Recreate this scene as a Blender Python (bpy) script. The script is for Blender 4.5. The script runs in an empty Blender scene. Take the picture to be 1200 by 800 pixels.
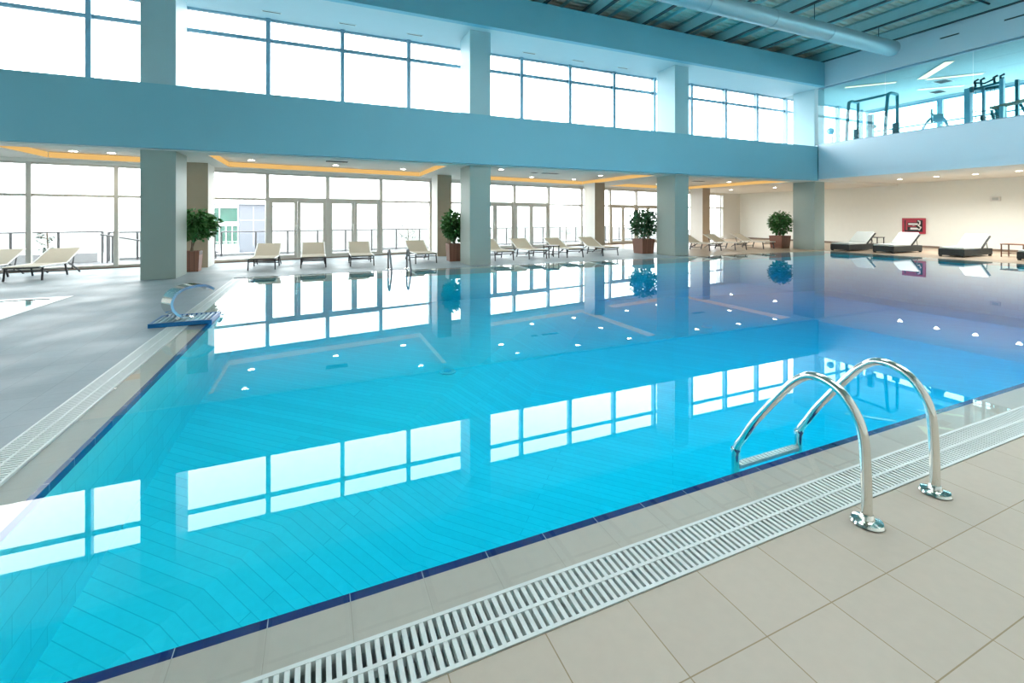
import bpy, bmesh, math, random
from mathutils import Vector, Matrix
random.seed(7)
C = bpy.context.scene.collection
PI = math.pi

# ------------------------------------------------------------------ materials
def new_mat(name):
    m = bpy.data.materials.new(name); m.use_nodes = True
    nt = m.node_tree; nt.nodes.clear()
    out = nt.nodes.new('ShaderNodeOutputMaterial')
    return m, nt, out

def noise_mix(nt, col, amt=0.06, scale=6.0):
    """gentle procedural variation round a paint colour"""
    geo = nt.nodes.new('ShaderNodeNewGeometry')
    n = nt.nodes.new('ShaderNodeTexNoise'); n.inputs['Scale'].default_value = scale; n.inputs['Detail'].default_value = 4
    nt.links.new(geo.outputs['Position'], n.inputs['Vector'])
    mx = nt.nodes.new('ShaderNodeMix'); mx.data_type = 'RGBA'
    nt.links.new(n.outputs['Fac'], mx.inputs['Factor'])
    mx.inputs['A'].default_value = tuple(max(0, c * (1 - amt)) for c in col) + (1,)
    mx.inputs['B'].default_value = tuple(min(1, c * (1 + amt)) for c in col) + (1,)
    return mx.outputs['Result']

def paint(name, col, rough=0.6, metal=0.0, amt=0.05, scale=5.0, spec=0.5, coat=0.0):
    m, nt, out = new_mat(name)
    b = nt.nodes.new('ShaderNodeBsdfPrincipled')
    nt.links.new(noise_mix(nt, col, amt, scale), b.inputs['Base Color'])
    b.inputs['Roughness'].default_value = rough; b.inputs['Metallic'].default_value = metal
    b.inputs['Specular IOR Level'].default_value = spec
    b.inputs['Coat Weight'].default_value = coat
    nt.links.new(b.outputs[0], out.inputs[0])
    return m

def tiles(name, col, grout, w, h, off=(0, 0), rot=0.0, mortar=0.004, rough=0.35, var=0.05, offset=0.0, spec=0.5, bump=0.15, plane='XY', rnoise=0.0):
    m, nt, out = new_mat(name)
    N, L = nt.nodes.new, nt.links.new
    geo = N('ShaderNodeNewGeometry')
    mp = N('ShaderNodeMapping'); mp.vector_type = 'POINT'
    mp.inputs['Rotation'].default_value = (0, 0, rot)
    src = geo.outputs['Position']
    if plane != 'XY':
        sep = N('ShaderNodeSeparateXYZ'); cmb = N('ShaderNodeCombineXYZ'); L(src, sep.inputs[0])
        L(sep.outputs[plane[0]], cmb.inputs[0]); L(sep.outputs[plane[1]], cmb.inputs[1]); src = cmb.outputs[0]
    sub = N('ShaderNodeVectorMath'); sub.operation = 'SUBTRACT'; sub.inputs[1].default_value = (off[0], off[1], 0)
    L(src, sub.inputs[0]); L(sub.outputs[0], mp.inputs['Vector'])
    br = N('ShaderNodeTexBrick'); br.offset = offset; br.squash = 1.0
    br.inputs['Scale'].default_value = 1.0
    br.inputs['Brick Width'].default_value = w; br.inputs['Row Height'].default_value = h
    br.inputs['Mortar Size'].default_value = mortar; br.inputs['Mortar Smooth'].default_value = 0.2
    br.inputs['Color1'].default_value = tuple(c * (1 - var) for c in col) + (1,)
    br.inputs['Color2'].default_value = tuple(min(1, c * (1 + var)) for c in col) + (1,)
    br.inputs['Mortar'].default_value = tuple(grout) + (1,)
    L(mp.outputs[0], br.inputs['Vector'])
    ns = N('ShaderNodeTexNoise'); ns.inputs['Scale'].default_value = 22; ns.inputs['Detail'].default_value = 6
    L(geo.outputs['Position'], ns.inputs['Vector'])
    mx = N('ShaderNodeMix'); mx.data_type = 'RGBA'; mx.blend_type = 'MULTIPLY'; mx.inputs['Factor'].default_value = 0.25
    L(br.outputs['Color'], mx.inputs['A']); L(ns.outputs['Fac'], mx.inputs['B'])
    mul = N('ShaderNodeMix'); mul.data_type = 'RGBA'; mul.inputs['Factor'].default_value = 0.55
    L(mx.outputs['Result'], mul.inputs['A']); L(br.outputs['Color'], mul.inputs['B'])
    b = N('ShaderNodeBsdfPrincipled'); L(mul.outputs['Result'], b.inputs['Base Color'])
    b.inputs['Roughness'].default_value = rough; b.inputs['Specular IOR Level'].default_value = spec
    if rnoise:
        n2 = N('ShaderNodeTexNoise'); n2.inputs['Scale'].default_value = 1.3; n2.inputs['Detail'].default_value = 3
        L(geo.outputs['Position'], n2.inputs['Vector'])
        mr = N('ShaderNodeMapRange'); mr.inputs['From Min'].default_value = 0.35; mr.inputs['From Max'].default_value = 0.65
        mr.inputs['To Min'].default_value = rough - rnoise; mr.inputs['To Max'].default_value = rough + rnoise
        L(n2.outputs['Fac'], mr.inputs['Value']); L(mr.outputs[0], b.inputs['Roughness'])
    if bump:
        bp = N('ShaderNodeBump'); bp.inputs['Strength'].default_value = bump; bp.inputs['Distance'].default_value = 0.004
        inv = N('ShaderNodeMath'); inv.operation = 'SUBTRACT'; inv.inputs[0].default_value = 1
        L(br.outputs['Fac'], inv.inputs[1]); L(inv.outputs[0], bp.inputs['Height']); L(bp.outputs[0], b.inputs['Normal'])
    L(b.outputs[0], out.inputs[0])
    return m

def sheet_mat(name, ior, tint, absorb=None):
    """clear surface: Fresnel mix of a mirror reflection and straight transmission; optional absorbing body"""
    m, nt, out = new_mat(name)
    N, L = nt.nodes.new, nt.links.new
    geo = N('ShaderNodeNewGeometry')
    io = N('ShaderNodeMix'); io.data_type = 'FLOAT'
    io.inputs['A'].default_value = ior; io.inputs['B'].default_value = 1 / ior
    L(geo.outputs['Backfacing'], io.inputs['Factor'])
    fr = N('ShaderNodeFresnel'); L(io.outputs['Result'], fr.inputs['IOR'])
    tr = N('ShaderNodeBsdfTransparent'); tr.inputs[0].default_value = tuple(tint) + (1,)
    gl = N('ShaderNodeBsdfGlossy'); gl.inputs['Roughness'].default_value = 0.0; gl.inputs['Color'].default_value = (1, 1, 1, 1)
    mix = N('ShaderNodeMixShader'); L(fr.outputs[0], mix.inputs[0]); L(tr.outputs[0], mix.inputs[1]); L(gl.outputs[0], mix.inputs[2])
    L(mix.outputs[0], out.inputs['Surface'])
    if absorb:
        va = N('ShaderNodeVolumeAbsorption'); d, col = absorb
        va.inputs['Color'].default_value = tuple(col) + (1,); va.inputs['Density'].default_value = d
        L(va.outputs[0], out.inputs['Volume'])
    return m

def emit(name, col, s):
    m, nt, out = new_mat(name)
    e = nt.nodes.new('ShaderNodeEmission'); e.inputs[0].default_value = tuple(col) + (1,); e.inputs[1].default_value = s
    nt.links.new(e.outputs[0], out.inputs[0])
    return m

M = {}
M['wall'] = paint('white_wall_paint', (.80, .79, .75), .6, amt=.02)
M['cream'] = paint('cream_wall_paint', (.86, .88, .825), .6, amt=.02)
M['beam'] = paint('shaded_beam_paint', (.225, .52, .63), .55, amt=.03, scale=1.2)  # white beam paint with the teal shade of its front put into the colour
M['beam_lit'] = paint('lit_beam_paint', (.68, .83, .92), .55, amt=.02, scale=1.2)  # the same beam paint in its lit tone, for the gallery edge
M['upper'] = paint('upper_ceiling_paint', (.60, .68, .72), .6, amt=.02)
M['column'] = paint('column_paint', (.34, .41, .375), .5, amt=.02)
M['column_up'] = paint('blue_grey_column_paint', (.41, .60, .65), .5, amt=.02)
M['ceil'] = paint('ceiling_plaster', (.78, .77, .72), .7, amt=.02)
M['tan'] = paint('travertine', (.44, .35, .25), .5, amt=.10, scale=3)
M['floor_near'] = tiles('beige_deck_tile', (.52, .45, .37), (.30, .22, .12), .337, .305, (1.717, 1.045), mortar=.0022, rough=.42, var=.02, bump=.25)
M['floor_far'] = tiles('grey_deck_tile', (.325, .395, .435), (.265, .32, .35), .337, .305, (1.717, 1.045), mortar=.003, rough=.5, var=.04, bump=.15, rnoise=.08, spec=.25)
M['floor_warm'] = tiles('tan_deck_tile', (.42, .325, .235), (.32, .24, .165), .6, .6, (19.3, 1), mortar=.004, rough=.35, var=.04)
M['coping'] = tiles('coping_tile', (.49, .455, .395), (.39, .35, .29), .27, 5.0, (.114, -2), mortar=.0015, rough=.4, var=.02, bump=.1)
M['coping_side'] = tiles('coping_tile_side', (.49, .455, .395), (.39, .35, .29), 5.0, .27, (-3, .2), mortar=.0015, rough=.4, var=.02, bump=.1)
M['navy'] = tiles('navy_edge_tile', (.004, .022, .15), (.5, .6, .7), .27, 5.0, (.114, -2), mortar=.0016, rough=.2, var=.05, bump=.1)
M['navy_side'] = tiles('navy_edge_tile_side', (.008, .045, .22), (.2, .3, .5), 5.0, .27, (-3, .2), mortar=.003, rough=.2, var=.05, bump=.1)
M['pool'] = tiles('pool_floor_tile', (.20, .92, .92), (.13, .72, .74), 2.4, .085, (0, 0), rot=math.radians(43), mortar=.0028, rough=.4, var=.04, offset=.5, bump=.1)
M['pool_wall'] = tiles('pool_wall_tile', (.20, .88, .88), (.15, .76, .76), .3, .15, (0, 0), mortar=.004, rough=.4, var=.04, plane='YZ', offset=.5)
M['grate'] = paint('white_grating_plastic', (.68, .73, .72), .35, amt=.02)
M['gutter'] = paint('gutter_concrete', (.52, .57, .57), .7, amt=.15)
M['water'] = sheet_mat('pool_water', 1.333, (1, 1, 1), (1.0, (.0, .90, .985)))
M['film'] = sheet_mat('shallow_pool_water', 1.333, (.92, .99, 1))
M['glass'] = sheet_mat('clear_window_glass', 1.25, (.97, .985, .98))
M['front_glass'] = sheet_mat('tinted_front_glass', 1.25, (.80, .82, .82))
M['gym_glass'] = sheet_mat('tinted_gallery_glass', 1.4, (.66, .87, .90))
M['frame_blue'] = paint('blue_grey_aluminium', (.24, .40, .50), .4, metal=.3, amt=.03)
M['frame_grey'] = paint('grey_aluminium', (.60, .58, .53), .45, metal=.15, amt=.03)
M['frame_dark'] = paint('dark_rail_metal', (.24, .24, .25), .4, metal=.5)
M['sill'] = paint('brown_sill_stone', (.22, .16, .12), .5)
M['chrome'] = paint('polished_steel', (.80, .80, .76), .09, metal=1.0, amt=.03, scale=2)
M['duct'] = paint('galvanised_duct_metal', (.40, .54, .60), .42, metal=.45, amt=.06, scale=2)
M['deck_metal'] = paint('roof_deck_steel', (.74, .78, .70), .5, metal=.2, amt=.15, scale=2)
M['purlin'] = paint('teal_primed_steel', (.26, .42, .44), .5, amt=.06)
M['purlin_pale'] = paint('pale_teal_panel', (.42, .68, .72), .5, amt=.06)
M['dark_steel'] = paint('dark_steel_rod', (.03, .06, .08), .5)
M['warm'] = emit('warm_cove_light', (1.0, .60, .20), .72)
M['lamp'] = emit('downlight_lens', (1.0, .93, .80), 30.0)
M['gymlamp'] = emit('linear_light_lens', (1.0, .80, .48), 2.6)
M['lamp_rim'] = paint('white_lamp_ring', (.8, .8, .78), .4)
M['vent'] = paint('dark_vent_slot', (.05, .06, .06), .6)
M['vent_frame'] = paint('white_vent_frame', (.75, .75, .72), .5)
M['sling'] = paint('beige_sling_fabric', (.46, .42, .335), .8, amt=.08, scale=40)
M['lounger_metal'] = paint('dark_lounger_tube', (.05, .05, .055), .35, metal=.6)
M['lounger_white'] = paint('white_lounger_edge', (.75, .76, .74), .4)
M['wicker'] = tiles('black_woven_wicker', (.018, .03, .032), (.004, .006, .007), .05, .025, mortar=.004, rough=.5, var=.3, offset=.5, plane='XZ')
M['cushion'] = paint('pale_cushion_fabric', (.60, .64, .625), .85, amt=.04, scale=30)
M['wood'] = paint('brown_wood', (.20, .09, .05), .5, amt=.25, scale=9)
M['planter'] = tiles('terracotta_planter_wood', (.27, .115, .075), (.10, .04, .03), .11, 3.0, mortar=.006, rough=.5, var=.15, plane='XZ')
M['soil'] = paint('potting_soil', (.05, .035, .025), .9, amt=.3, scale=40)
M['leaf'] = paint('green_leaf', (.055, .20, .05), .45, amt=.5, scale=14)
M['leaf_dark'] = paint('dark_green_leaf', (.03, .13, .055), .45, amt=.5, scale=14)
M['bark'] = paint('grey_bark', (.18, .13, .09), .8, amt=.2, scale=20)
M['red'] = paint('red_cabinet_paint', (.42, .03, .06), .35)
M['black'] = paint('black_plastic', (.015, .015, .018), .4)
M['white'] = paint('white_plastic', (.80, .80, .78), .4)
M['gym_teal'] = paint('teal_machine_tube', (.04, .22, .27), .4, metal=.2)
M['gym_pale'] = paint('pale_machine_tube', (.34, .55, .66), .4, metal=.2)
M['gym_dark'] = paint('dark_machine_pad', (.01, .07, .09), .5)
M['spout_grate'] = paint('pale_blue_grate', (.55, .74, .84), .3)
M['spout_edge'] = paint('blue_plate_edge', (.01, .17, .45), .3)
M['terrace'] = tiles('pale_terrace_stone', (.13, .135, .14), (.10, .10, .10), .6, .6, mortar=.006, rough=.6)
M['out_white'] = paint('white_render', (.70, .71, .73), .7)
M['out_panel'] = paint('lilac_metal_panel', (.20, .21, .245), .5)
M['out_glass'] = paint('green_curtain_glass', (.04, .135, .10), .15, amt=.5, scale=.7)
M['out_glass_low'] = paint('green_reflecting_glass', (.07, .14, .075), .15, amt=.7, scale=.9)
M['out_leaf'] = paint('sapling_leaf', (.02, .05, .04), .5, amt=.3)
M['gravel'] = paint('dark_roof_gravel', (.07, .075, .08), .8, amt=.2, scale=20)
M['gym_ceil'] = paint('gallery_ceiling_paint', (.36, .47, .48), .6, amt=.02)
M['lawn'] = paint('far_ground', (.12, .13, .12), .8)

# ------------------------------------------------------------------ mesh helpers
class MB:
    def __init__(s): s.v, s.f, s.m = [], [], []
    def add(s, vs, fs, mi=0):
        n = len(s.v); s.v += [tuple(v) for v in vs]; s.f += [tuple(n + i for i in f) for f in fs]; s.m += [mi] * len(fs); return s
    def box(s, x0, x1, y0, y1, z0, z1, mi=0):
        vs = [(x0,y0,z0),(x1,y0,z0),(x1,y1,z0),(x0,y1,z0),(x0,y0,z1),(x1,y0,z1),(x1,y1,z1),(x0,y1,z1)]
        return s.add(vs, [(0,3,2,1),(4,5,6,7),(0,1,5,4),(1,2,6,5),(2,3,7,6),(3,0,4,7)], mi)
    def prism(s, poly, z0, z1, mi=0):
        """poly: counter-clockwise (x,y) list"""
        n = len(poly)
        vs = [(x, y, z0) for x, y in poly] + [(x, y, z1) for x, y in poly]
        fs = [tuple(reversed(range(n))), tuple(range(n, 2*n))] + [(i, (i+1) % n, n + (i+1) % n, n + i) for i in range(n)]
        return s.add(vs, fs, mi)
    def quadbox(s, p, n, t, mi=0):
        """slab: quad p (4 points) thickened by t along n"""
        n = Vector(n).normalized() * t
        a = [Vector(q) for q in p]; b = [q + n for q in a]
        return s.add(a + b, [(0,3,2,1),(4,5,6,7),(0,1,5,4),(1,2,6,5),(2,3,7,6),(3,0,4,7)], mi)
    def tube(s, pts, r, seg=10, mi=0, caps=True, radii=None):
        pts = [Vector(p) for p in pts]; n = len(pts)
        t0 = (pts[1] - pts[0]).normalized()
        up = Vector((0,0,1)) if abs(t0.z) < .9 else Vector((1,0,0))
        u = t0.cross(up).normalized(); rings = []
        for i, p in enumerate(pts):
            if i == 0: t = t0
            elif i == n-1: t = (pts[i]-pts[i-1]).normalized()
            else: t = ((pts[i]-pts[i-1]).normalized() + (pts[i+1]-pts[i]).normalized()).normalized()
            u = (u - t * u.dot(t)).normalized(); w = t.cross(u)
            rr = radii[i] if radii else r
            rings.append([p + (u*math.cos(2*PI*k/seg) + w*math.sin(2*PI*k/seg)) * rr for k in range(seg)])
        vs = [v for ring in rings for v in ring]; fs = []
        for i in range(n-1):
            for k in range(seg):
                a, b = i*seg+k, i*seg+(k+1) % seg
                fs.append((a, b, b+seg, a+seg))
        if caps: fs += [tuple(reversed(range(seg))), tuple(range((n-1)*seg, n*seg))]
        return s.add(vs, fs, mi)
    def bar(s, a, b, w, h=None, mi=0):
        """rectangular bar between two points"""
        a, b = Vector(a), Vector(b); h = h or w
        t = (b-a).normalized(); up = Vector((0,0,1)) if abs(t.z) < .95 else Vector((0,1,0))
        u = t.cross(up).normalized() * w/2; q = u.cross(t).normalized() * h/2
        vs = [a-u-q, a+u-q, a+u+q, a-u+q, b-u-q, b+u-q, b+u+q, b-u+q]
        return s.add(vs, [(0,3,2,1),(4,5,6,7),(0,1,5,4),(1,2,6,5),(2,3,7,6),(3,0,4,7)], mi)
    def lathe(s, prof, cx=0, cy=0, cz=0, seg=20, mi=0):
        vs = [(cx + r*math.cos(2*PI*k/seg), cy + r*math.sin(2*PI*k/seg), cz + z) for r, z in prof for k in range(seg)]; fs = []
        for i in range(len(prof)-1):
            for k in range(seg):
                a, b = i*seg+k, i*seg+(k+1) % seg
                fs.append((a, b, b+seg, a+seg))
        fs += [tuple(reversed(range(seg))), tuple(range((len(prof)-1)*seg, len(prof)*seg))]
        return s.add(vs, fs, mi)
    def build(s, name, mats, parent=None, smooth=False, bevel=0):
        me = bpy.data.meshes.new(name); me.from_pydata(s.v, [], s.f)
        mats = mats if isinstance(mats, (list, tuple)) else [mats]
        for m in mats: me.materials.append(m)
        for p, mi in zip(me.polygons, s.m): p.material_index = mi
        bm = bmesh.new(); bm.from_mesh(me); bmesh.ops.recalc_face_normals(bm, faces=bm.faces)
        if smooth:
            for f in bm.faces: f.smooth = True
            for e in bm.edges:
                if len(e.link_faces) == 2 and e.calc_face_angle(0) > math.radians(40): e.smooth = False
        bm.to_mesh(me); bm.free(); me.update()
        o = bpy.data.objects.new(name, me); C.objects.link(o)
        if parent: o.parent = parent
        if bevel:
            b = o.modifiers.new('edge', 'BEVEL'); b.width = bevel; b.segments = 2; b.limit_method = 'ANGLE'
        return o

def tag(o, label, cat, group=None):
    o['label'] = label; o['category'] = cat
    if group: o['group'] = group
    return o
def thing(name, label, cat, loc=(0,0,0), rz=0, group=None):
    o = bpy.data.objects.new(name, None); C.objects.link(o); o.location = loc; o.rotation_euler = (0,0,rz)
    return tag(o, label, cat, group)
def struct(o):
    o['kind'] = 'structure'; return o
def dup(root, loc, rz=None, label=None):
    r = root.copy(); C.objects.link(r); r.location = loc
    if rz is not None: r.rotation_euler = (0,0,rz)
    if label: r['label'] = label
    for ch in list(root.children):
        c = ch.copy(); C.objects.link(c); c.parent = r
        for g in list(ch.children):
            d = g.copy(); C.objects.link(d); d.parent = c
    return r

def smooth_path(pts, n=8):
    """Catmull-Rom through pts"""
    P = [Vector(p) for p in pts]; P = [2*P[0]-P[1]] + P + [2*P[-1]-P[-2]]; out = []
    for i in range(1, len(P)-2):
        for k in range(n):
            t = k/n; a, b, c, d = P[i-1], P[i], P[i+1], P[i+2]
            out.append(.5*((2*b) + (c-a)*t + (2*a-5*b+4*c-d)*t*t + (3*b-a-3*c+d)*t**3))
    out.append(P[-2]); return out

# ------------------------------------------------------------------ key dimensions (metres; x along the pool, y towards the glass front)
FK, FB = .185, 16.65                      # glass front of the lower floor: y = FB + FK*x
FANG = math.atan(FK); FC = math.cos(FANG)
def fy(x): return FB + FK*x
XL, XR, YB = -14.0, 25.4, -4.0            # left wall, right wall, wall behind
ZC, ZS, ZU, ZR = 2.89, 4.35, 6.80, 8.20
P0, P1, Q0, Q1 = -1.3, 19.0, 1.78, 11.83  # pool inside edges

# ------------------------------------------------------------------ floor, pool
f = MB()
f.box(XL, XR, YB, 1.35, -.12, 0)                                   # deck on the near side
struct(f.build('floor', M['floor_near']))
f = MB()
SPX0, SPX1, SPY0, SPY1 = -9.5, -4.15, 5.6, 10.22                   # small pool in the left deck
f.box(XL, SPX0, 1.35, 12.05, -.12, 0); f.box(SPX1, -1.75, 1.35, 12.05, -.12, 0)
f.box(SPX0, SPX1, 1.35, SPY0, -.12, 0); f.box(SPX0, SPX1, SPY1, 12.05, -.12, 0)
f.prism([(XL, 12.05), (12.4, 12.05), (12.4, fy(12.4)), (XL, fy(XL))], -.12, 0)
struct(f.build('floor_left', M['floor_far']))
f = MB()
f.prism([(12.4, 12.05), (XR, 12.05), (XR, fy(XR)), (12.4, fy(12.4))], -.12, 0)
f.box(19.25, XR, 1.35, 12.05, -.12, 0)
struct(f.build('floor_right', M['floor_warm']))

f = MB()                                                           # basin: a shallow end, then deeper past a slanting step
ZA, ZB = -.86, -1.22
x0, x1, y0, y1 = P0-.05, P1+.05, Q0-.05, Q1+.05
yl, sw = 2.45, 1.1                                                 # where the slanting line meets the left wall, width of the slope
xt = P0 + (y1-yl)/1.13                                             # and where it meets the far wall
xs0 = x0 + (sw - (yl-y0)/1.13)                                     # foot of the slope on the near wall
a = [(x0, yl, ZA), (xt, y1, ZA), (x0, y1, ZA), (x0, y0, ZA+(ZB-ZA)*.55), (xs0, y0, ZB), (xt+sw, y1, ZB), (x1, y0, -1.6), (x1, y1, -1.6)]
tris = [(0,1,2), (3,4,0), (4,5,1,0), (4,6,7,5)]
f.add(a, tris)
f.add([(x, y, z-.4) for x, y, z in a], [tuple(reversed(q)) for q in tris])
struct(f.build('pool_floor', M['pool']))
f = MB()
f.box(P0-.22, P0, Q0, Q1, -2.3, -.061); f.box(P1, P1+.22, Q0, Q1, -2.3, -.086)
f.box(P0-.22, P1+.22, Q0-.22, Q0, -2.3, -.16); f.box(P0-.22, P1+.22, Q1, Q1+.22, -2.3, -.16)
struct(f.build('pool_wall', M['pool_wall']))
f = MB()                                                           # navy tile edge, top strip and upright
f.box(P0-.02, P1, Q0-.03, Q0-.023, -.16, -.012, 2); f.box(P0-.02, P1, Q0-.023, Q0+.017, -.16, -.012, 0)
f.box(P0-.02, P1, Q1, Q1+.04, -.16, -.012, 2)
f.box(P0-.03, P0, Q0+.017, Q1, -.06, -.012, 1); f.box(P1, P1+.03, Q0, Q1, -.085, -.012, 2)
struct(f.build('trim_1', [M['navy'], M['navy_side'], M['coping']]))
f = MB()                                                           # flooded coping
f.box(P0-.22, P1+.22, 1.57, Q0-.03, -.16, -.012, 0); f.box(P0-.22, P1+.22, Q1+.04, 12.05, -.16, -.012, 0)
f.box(P0-.22, P0-.03, Q0-.03, Q1+.04, -.0605, -.012, 1); f.box(P1+.03, P1+.25, Q0-.03, Q1+.04, -.085, -.012, 1)
struct(f.build('trim_2', [M['coping'], M['coping_side']]))
f = MB()                                                           # water body
f.box(P0-.215, P1+.245, 1.575, 12.045, -2.2, 0)
struct(f.build('pool_water', M['water']))
f = MB()                                                           # gutters under the gratings
f.box(-1.75, 19.25, 1.35, 1.57, -.30, -.12); f.box(-1.75, 19.25, 1.33, 1.352, -.3, -.005); f.box(-1.75, 19.25, 1.568, 1.59, -.3, -.0135)
f.box(-1.75, -1.52, 1.57, 12.05, -.30, -.12); f.box(-1.77, -1.748, 1.57, 12.05, -.3, -.005); f.box(-1.522, -1.50, 1.57, 12.05, -.3, -.0135)
struct(f.build('gutter_floor', M['gutter']))

def grating(name, along_x, u0, u1, v0, v1, label):
    g = MB(); z0, z1 = -.03, .003; w = v1 - v0
    def put(a0, a1, b0, b1, za=z0, zb=z1):
        g.box(a0, a1, b0, b1, za, zb) if along_x else g.box(b0, b1, a0, a1, za, zb)
    put(u0, u1, v0, v0+.014); put(u0, u1, v1-.014, v1); put(u0, u1, (v0+v1)/2-.007, (v0+v1)/2+.007)
    n = int((u1-u0)/.0295)
    for i in range(n):
        a = u0 + (i+.5)*.0295
        put(a-.0078, a+.0078, v0+.01, v1-.01, z0, z1-.002)
    return tag(g.build(name, M['grate']), label, 'drain grating')
grating('drain_grating', True, -1.75, 19.2, 1.353, 1.567, 'long white slotted drain grating between the beige tiles and the near pool edge')
grating('drain_grating', False, 1.6, 11.9, -1.747, -1.523, 'pale slotted drain grating along the left pool edge under the steel spout')

# small pool at the left
f = MB()
f.box(SPX0, SPX1, SPY0, SPY1, -.62, -.5); f.box(SPX0, SPX0+.1, SPY0, SPY1, -.5, -.015); f.box(SPX1-.1, SPX1, SPY0, SPY1, -.5, -.015)
f.box(SPX0, SPX1, SPY0, SPY0+.1, -.5, -.015); f.box(SPX0, SPX1, SPY1-.1, SPY1, -.5, -.015)
struct(f.build('wading_pool_floor', M['pool']))
f = MB(); f.box(SPX0+.005, SPX1-.005, SPY0+.005, SPY1-.005, -.55, -.004)
struct(f.build('wading_pool_water', M['water']))
f = MB(); f.box(SPX1, SPX1+.2, SPY0-.2, SPY1+.2, -.01, .004); f.box(SPX0-.2, SPX1, SPY1, SPY1+.2, -.01, .004)
struct(f.build('trim_3', M['grate']))

# ------------------------------------------------------------------ columns and slabs
CA = [(-11.2, -10.55), (-3.58, -2.93), (4.05, 4.69), (11.68, 12.31), (19.28, 19.93)]
for a, b in CA:
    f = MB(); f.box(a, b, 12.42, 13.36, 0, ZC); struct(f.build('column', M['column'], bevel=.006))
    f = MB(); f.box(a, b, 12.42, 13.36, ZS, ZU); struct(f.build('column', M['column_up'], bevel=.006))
f = MB()                                                            # slab edge over the far deck: the big beam, its teal shade put into the paint
f.box(XL, 19.35, 12.30, 14.10, ZC+.25, ZS); f.box(XL, 19.35, 12.30, 12.44, 2.925, ZC+.25)
struct(f.build('beam', M['beam']))
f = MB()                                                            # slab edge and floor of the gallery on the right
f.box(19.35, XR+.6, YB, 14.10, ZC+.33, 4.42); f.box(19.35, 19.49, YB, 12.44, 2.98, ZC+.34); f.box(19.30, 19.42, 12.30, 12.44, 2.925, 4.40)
struct(f.build('beam_right', M['beam_lit']))
f = MB()                                                            # skylight upstand
f.box(XL, 19.45, 12.02, 12.2, ZU, 7.78); struct(f.build('fascia_beam', M['beam']))
f = MB(); f.box(19.30, 19.48, YB, 12.02, ZU, 7.88); struct(f.build('fascia_beam_right', M['beam_lit']))
f = MB()
f.box(XL, 19.4, 12.2, 14.15, ZU, ZU+.15)
struct(f.build('ceiling_upper', M['upper']))
f = MB(); f.box(19.4, XR+.6, YB, 14.15, ZU, ZU+.15); struct(f.build('ceiling_gallery', M['gym_ceil']))

f = MB(); f.prism([(XL, 14.12), (24.4, 14.12), (24.4, fy(24.4)+.2), (XL, fy(XL)+.2)], ZC+.30, ZC+.36)
struct(f.build('roof_terrace', M['gravel']))
# lower ceiling with raised lit trays
trays = [(-6.25, -3.95, 12.95), (-2.42, 3.52, 12.95), (5.1, 11.35, 12.95), (12.9, 18.6, 12.95)]
def tfar(x): return 16.18 + .16*x                                 # far edge of a tray
f = MB(); lights = []
x = XL
def near(a, b): f.prism([(a, 12.44), (b, 12.44), (b, 12.95), (a, 12.95)], ZC, ZC+.24)
for a, b, y0 in trays:
    f.prism([(x, 12.44), (a, 12.44), (a, fy(a)+.1), (x, fy(x)+.1)], ZC, ZC+.24)
    near(a, b)
    f.prism([(a, tfar(a)), (b, tfar(b)), (b, fy(b)+.1), (a, fy(a)+.1)], ZC, ZC+.24)
    f.prism([(a, 12.95), (b, 12.95), (b, tfar(b)), (a, tfar(a))], ZC+.17, ZC+.24)
    x = b
f.prism([(x, 12.44), (XR+.1, 12.44), (XR+.1, fy(XR)+.1), (x, fy(x)+.1)], ZC, ZC+.24)
struct(f.build('ceiling', M['ceil']))
f = MB(); f.box(19.49, XR+.1, YB, 12.44, 2.98, ZC+.32); struct(f.build('ceiling_right', M['ceil']))

tn = ['left window bay', 'pool ladder bay', 'middle bay', 'bay by the end wall']
for (a, b, y0), nm in zip(trays, tn):
    t = thing('cove_light', 'warm yellow cove light in the ceiling tray of the ' + nm, 'cove light', ((a+b)/2, 14.5, ZC), 0, 'cove lights in the ceiling trays')
    ox, oy, oz = (a+b)/2, 14.5, ZC
    g = MB(); e = .015
    g.quadbox([(a+.02-ox, tfar(a+.02)-e-oy, .015), (b-.02-ox, tfar(b-.02)-e-oy, .015), (b-.02-ox, tfar(b-.02)-e-oy, .15), (a+.02-ox, tfar(a+.02)-e-oy, .15)], (0, -1, 0), .012)
    g.build('light_strip', M['warm'], t)
    g = MB(); g.box(a+.004-ox, a+.016-ox, y0+.1-oy, tfar(a)-.05-oy, .015, .15); g.build('light_strip', M['warm'], t)
    g = MB(); g.box(b-.016-ox, b-.004-ox, y0+.1-oy, tfar(b)-.05-oy, .015, .15); g.build('light_strip', M['warm'], t)

# ------------------------------------------------------------------ walls
f = MB(); f.box(XR, XR+.2, YB, fy(XR)+.4, -.1, ZC+.3); struct(f.build('wall_right', M['cream']))
f = MB(); f.box(23.65, XR, fy(24.4)+.02, fy(24.4)+.35, -.1, ZC+.2); struct(f.build('wall_far', M['wall']))
f = MB()
FILL_LW = (5.5, 11.5, .4, 3.4)  # added window, out of view, to light the gallery edge from the left
f.box(XL-.2, XL, YB, FILL_LW[0], -.1, ZR); f.box(XL-.2, XL, FILL_LW[1], fy(XL)+.2, -.1, ZR); f.box(XL-.2, XL, FILL_LW[0], FILL_LW[1], -.1, FILL_LW[2]); f.box(XL-.2, XL, FILL_LW[0], FILL_LW[1], FILL_LW[3], ZR)
struct(f.build('wall_left', M['wall']))
w = MB()
for i in range(4): y = FILL_LW[0]+2*i; w.box(XL-.12, XL-.04, max(FILL_LW[0], y-.05), min(FILL_LW[1], y+.05), FILL_LW[2], FILL_LW[3])
for z in (FILL_LW[2], 1.9, FILL_LW[3]-.08): w.box(XL-.11, XL-.05, FILL_LW[0], FILL_LW[1], z, z+.08)
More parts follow.
